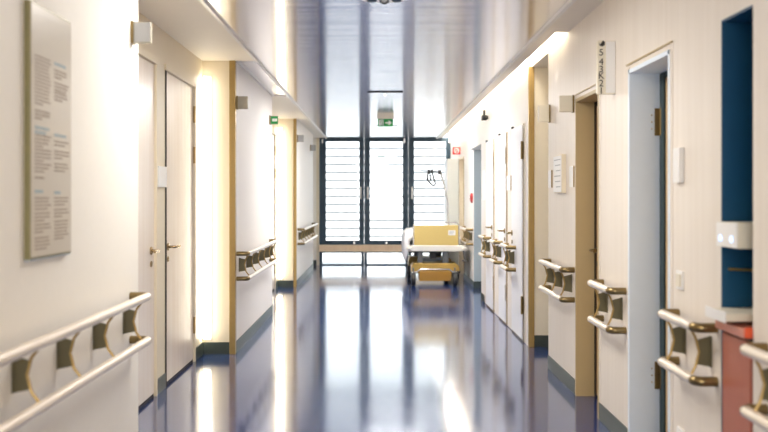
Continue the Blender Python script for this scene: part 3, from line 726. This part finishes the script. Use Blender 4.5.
# ochre covers of the undercarriage
for ya, yb2 in ((YB, YB + 0.42), (YB + 1.38, YB + 1.80)):
    MB().prism([(xb(411.6), zb_(273.2)), (xb(411.6), zb_(266.5)), (xb(413.5), zb_(263.2)), (xb(455.5), zb_(263.2)), (xb(459), zb_(266)), (xb(459.6), zb_(272)), (xb(452), zb_(273.2))], 'y', ya, yb2).build('base_cover', M['ochre'], bed, 0.01)
MB().prism([(xb(419.2), zb_(281.0)), (xb(419.0), zb_(271.5)), (xb(452), zb_(271.5)), (xb(450.5), zb_(281.0))], 'y', YB - 0.02, YB + 0.45).build('lower_box', M['orangebox'], bed, 0.01)
MB().box(xb(428), xb(442), YB + 0.40, YB + 1.40, zb_(271), zb_(267)).build('spine', M['bedgrey'], bed, 0.005)
MB().tube([(xb(412.5), YB - 0.03, zb_(272)), (xb(417), YB - 0.045, zb_(271.6)), (xb(420), YB - 0.05, zb_(269)), (xb(449), YB - 0.05, zb_(269)), (xb(452), YB - 0.045, zb_(271.6)), (xb(458), YB - 0.03, zb_(272))], 0.013, 10).build('brake_bar', M['chrome'], bed, smooth=True)
MB().box(xb(456.5), xb(460), YB - 0.06, YB, zb_(273), zb_(270.8)).build('brake_pedal', M['black'], bed)
for cx, ys in ((xb(413.2), (YB - 0.07, YB + 1.70)), (xb(454.6), (YB - 0.07, YB + 1.70))):
    for yy in ys:
        wz = 0.092
        f = MB().box(cx - 0.010, cx + 0.010, yy + 0.02, yy + 0.06, 0.18, 0.26).box(cx - 0.040, cx + 0.040, yy - 0.03, yy + 0.06, 0.186, 0.198)
        f.box(cx - 0.040, cx - 0.036, yy - 0.02, yy + 0.02, 0.08, 0.19).box(cx + 0.036, cx + 0.040, yy - 0.02, yy + 0.02, 0.08, 0.19)
        fo = f.build('caster_fork', M['bedgrey'], bed, 0.003)
        MB().lathe([(0.070, -0.032), (0.088, -0.026), (0.092, -0.012), (0.092, 0.012), (0.088, 0.026), (0.070, 0.032)], (cx, yy, wz), 'x', 28).build('wheel', M['tyre'], fo, smooth=True)
        MB().lathe([(0.035, -0.034), (0.05, -0.03), (0.05, 0.03), (0.035, 0.034)], (cx, yy, wz), 'x', 20).build('hub', M['bedgrey'], fo, smooth=True)
# side bumper and controls at the right, corner bumpers
MB().tube([(xb(463.5), YB - 0.02, zb_(251)), (xb(464), YB - 0.05, zb_(257)), (xb(466), YB - 0.05, zb_(261.5)), (xb(462), YB - 0.05, zb_(260))], 0.014, 8).build('hand_control', M['bedgrey'], bed, smooth=True)
for cx in (x0 + 0.02, x1 - 0.02): MB().lathe([(0.03, -0.02), (0.042, -0.012), (0.042, 0.012), (0.03, 0.02)], (cx, YB - 0.045, zb_(248.4)), 'z', 18).build('corner_bumper', M['bedwhite'], bed, smooth=True)
# left side guard lowered beside the frame
sg = MB()
for z in (0.40, 0.48): sg.tube([(x0 - 0.02, YB + 0.15, z), (x0 - 0.02, YB + 1.8, z)], 0.011, 8)
for y in (YB + 0.18, YB + 0.7, YB + 1.25, YB + 1.75): sg.tube([(x0 - 0.02, y, 0.34), (x0 - 0.02, y, 0.56)], 0.010, 8)
sg.build('side_guard', M['chrome'], bed, smooth=True)
# trapeze pole: stands at the near right corner, leans over the bed
YT = YB + 0.06
tp = [(xb(449.5), YT, zb_(247)), (xb(448.6), YT, zb_(220)), (xb(447.4), YT, zb_(199)), (xb(444.5), YT, zb_(185)), (xb(441.2), YT, zb_(173.4)), (xb(440.0), YT, zb_(171.6)), (xb(438.0), YT, zb_(171.2))]
po = MB().tube(tp, 0.016, 12).build('trapeze_pole', M['chrome'], bed, smooth=True)
MB().tube([(xb(440), YT, zb_(171.6)), (xb(428), YT, zb_(170.8)), (xb(419.5), YT, zb_(169.8))], 0.009, 8).build('trapeze_arm', M['bedgrey'], bed, smooth=True)
for a, b, c, e in ((438.2, 441.4, 169.8, 174.2), (431, 433.4, 169, 172.8), (427.8, 430.2, 169.2, 172.6)):
    MB().box(xb(a), xb(b), YT - 0.03, YT + 0.03, zb_(e), zb_(c)).build('clamp', M['black'], bed, 0.004)
st = [(432.4, 172.5), (434.2, 179), (435.6, 183.5), (435.0, 185.2), (433.2, 185.4), (430.5, 183.2), (428.0, 180.2), (427.4, 178.5), (427.8, 175), (428.6, 172.5)]
MB().tube([(xb(a), YT, zb_(b)) for a, b in st], 0.013, 8).build('strap', M['tyre'], bed, smooth=True)
MB().tube([(xb(430.0), YT, zb_(172)), (xb(430.4), YT, zb_(175.5)), (xb(431), YT, zb_(179.5))], 0.010, 8).build('hand_grip', M['tyre'], bed, smooth=True)
for a, b in ((430.3, 175.6), (431.0, 179.4), (427.6, 178.6)): MB().lathe([(0.014, -0.012), (0.018, 0), (0.014, 0.012)], (xb(a), YT, zb_(b)), 'y', 12).build('grip_knob', M['black'], bed, smooth=True)

def soft(name, xs, ys, zs, r, mat, label, cat, lump=0.012, seed=1):
    """rounded soft block with gentle lumps"""
    rnd = random.Random(seed)
    m = MB(); m.box(*xs, *ys, *zs)
    bmesh.ops.subdivide_edges(m.bm, edges=m.bm.edges, cuts=5, use_grid_fill=True)
    c = Vector(((xs[0] + xs[1]) / 2, (ys[0] + ys[1]) / 2, (zs[0] + zs[1]) / 2))
    for v in m.bm.verts:
        lo = Vector((xs[0] + r, ys[0] + r, zs[0] + r)); hi = Vector((xs[1] - r, ys[1] - r, zs[1] - r))
        q = Vector([min(max(v.co[i], lo[i]), hi[i]) for i in range(3)])
        d = v.co - q
        if d.length > 1e-6: v.co = q + d.normalized() * r
        v.co += Vector((rnd.uniform(-lump, lump) * 0.5, rnd.uniform(-lump, lump), rnd.uniform(-lump, lump) if v.co.z > c.z else 0))
    o = m.build(name, mat, None, smooth=False)
    s = o.modifiers.new('sub', 'SUBSURF'); s.levels = 2; s.render_levels = 2
    for p in o.data.polygons: p.use_smooth = True
    return tag(o, label, cat)
soft('mattress', (0.48, 1.23), (YB + 0.05, YB + 1.80), (zb_(246.4), zb_(246.4) + 0.15), 0.03, M['linen'], 'white covered mattress on the hospital bed', 'mattress', 0.003, 2)
soft('pillow', (0.66, 1.14), (YB + 0.06, YB + 0.42), (zb_(246.4) + 0.15, zb_(246.4) + 0.31), 0.055, M['linen'], 'white pillow behind the mustard end panel of the bed', 'pillow', 0.01, 3)
# duvet bulging over the left side of the bed
m = MB()
sec = [(404.6, 262), (404.3, 255), (404.0, 246), (404.4, 238), (406.5, 233.6), (409.5, 231.6), (413.6, 231.2), (419, 232.0), (424, 233.2), (424, 235.0), (415, 234.4), (409.2, 235), (407.6, 240), (406.9, 250), (406.8, 262)]
rings = []
rnd = random.Random(5)
for k in range(15):
    y = YB + 0.06 + k * 0.11
    amp = 0.004 + 0.016 * math.sin(k / 14 * PI)
    rings.append([m.bm.verts.new((xb(a) + rnd.uniform(-amp, amp) * 0.5, y, zb_(b) + rnd.uniform(-amp, amp))) for a, b in sec])
for A, B in zip(rings, rings[1:]):
    for i in range(len(sec)): m.bm.faces.new((A[i], A[(i + 1) % len(sec)], B[(i + 1) % len(sec)], B[i]))
m.bm.faces.new(rings[0]); m.bm.faces.new(rings[-1][::-1])
du = m.build('duvet', M['linen'], None, smooth=False)
for p in du.data.polygons: p.use_smooth = True
sb = du.modifiers.new('sub', 'SUBSURF'); sb.levels = 1; sb.render_levels = 2
tag(du, 'white duvet bulging over the left side of the hospital bed', 'duvet')

# ------------------------------------------------------------------ lights
def area(name, loc, sx, sy, energy, color, rot=(0, 0, 0)):
    l = bpy.data.lights.new(name, 'AREA'); l.shape = 'RECTANGLE'; l.size = sx; l.size_y = sy; l.energy = energy; l.color = color
    o = bpy.data.objects.new(name, l); col.objects.link(o); o.location = loc; o.rotation_euler = rot
    return o
area('near_fill', (0.05, 0.8, ZC - 0.03), 1.2, 1.2, 22, (1.0, 0.75, 0.43))  # added warm fill out of view, no fitting modelled
area('mid_fill', (-0.30, 4.5, ZC - 0.03), 1.2, 0.8, 44, (1.0, 0.96, 0.90))  # added unseen fill, brightens the end of the left foreground wall
area('bar_fill', (0.066, 9.42, ZC - 0.03), 0.8, 0.3, 60, (1.0, 0.97, 0.94))  # added fill for the mid corridor, placed under the black bar
area('far_fill', (0.2, 12.35, ZC - 0.03), 0.8, 0.3, 40, (1.0, 0.98, 0.96))  # added fill without a fitting, brightens the bed end
area('back_fill', (0.1, -2.5, 1.4), 2.0, 1.9, 58, (0.95, 0.97, 1.0), (PI / 2, 0, 0))  # added fill from behind for faces turned to the camera, no window there
s = bpy.data.lights.new('sun', 'SUN'); s.energy = 8.5; s.angle = 0.02; s.color = (1.0, 0.97, 0.93)
so_ = bpy.data.objects.new('sun', s); col.objects.link(so_)
so_.rotation_euler = Vector((0.25, 1.0, -0.95)).to_track_quat('-Z', 'Y').to_euler()

wd = bpy.data.worlds.new('world'); scn.world = wd; wd.use_nodes = True
bg = wd.node_tree.nodes['Background']; bg.inputs['Color'].default_value = (0.80, 0.90, 1.0, 1); bg.inputs['Strength'].default_value = 2.3

# ------------------------------------------------------------------ camera
cam = bpy.data.cameras.new('camera'); co = bpy.data.objects.new('camera', cam); col.objects.link(co)
co.location = (0, 0, 1.3); co.rotation_euler = (PI / 2, 0, 0)
cam.sensor_width = 36; cam.sensor_fit = 'HORIZONTAL'; cam.lens = 880 / 768 * 36
cam.shift_x = (384 - 379) / 768; cam.shift_y = -(216 - 197) / 768
cam.clip_start = 0.05; cam.clip_end = 200
cam.dof.use_dof = True; cam.dof.focus_distance = 7.0; cam.dof.aperture_fstop = 2.0
scn.camera = co
scn.view_settings.view_transform = 'Standard'
scn.view_settings.exposure = 0.18
scn.cycles.max_bounces = 10; scn.cycles.diffuse_bounces = 6; scn.cycles.glossy_bounces = 6; scn.cycles.transparent_max_bounces = 12
scn.cycles.sample_clamp_indirect = 8
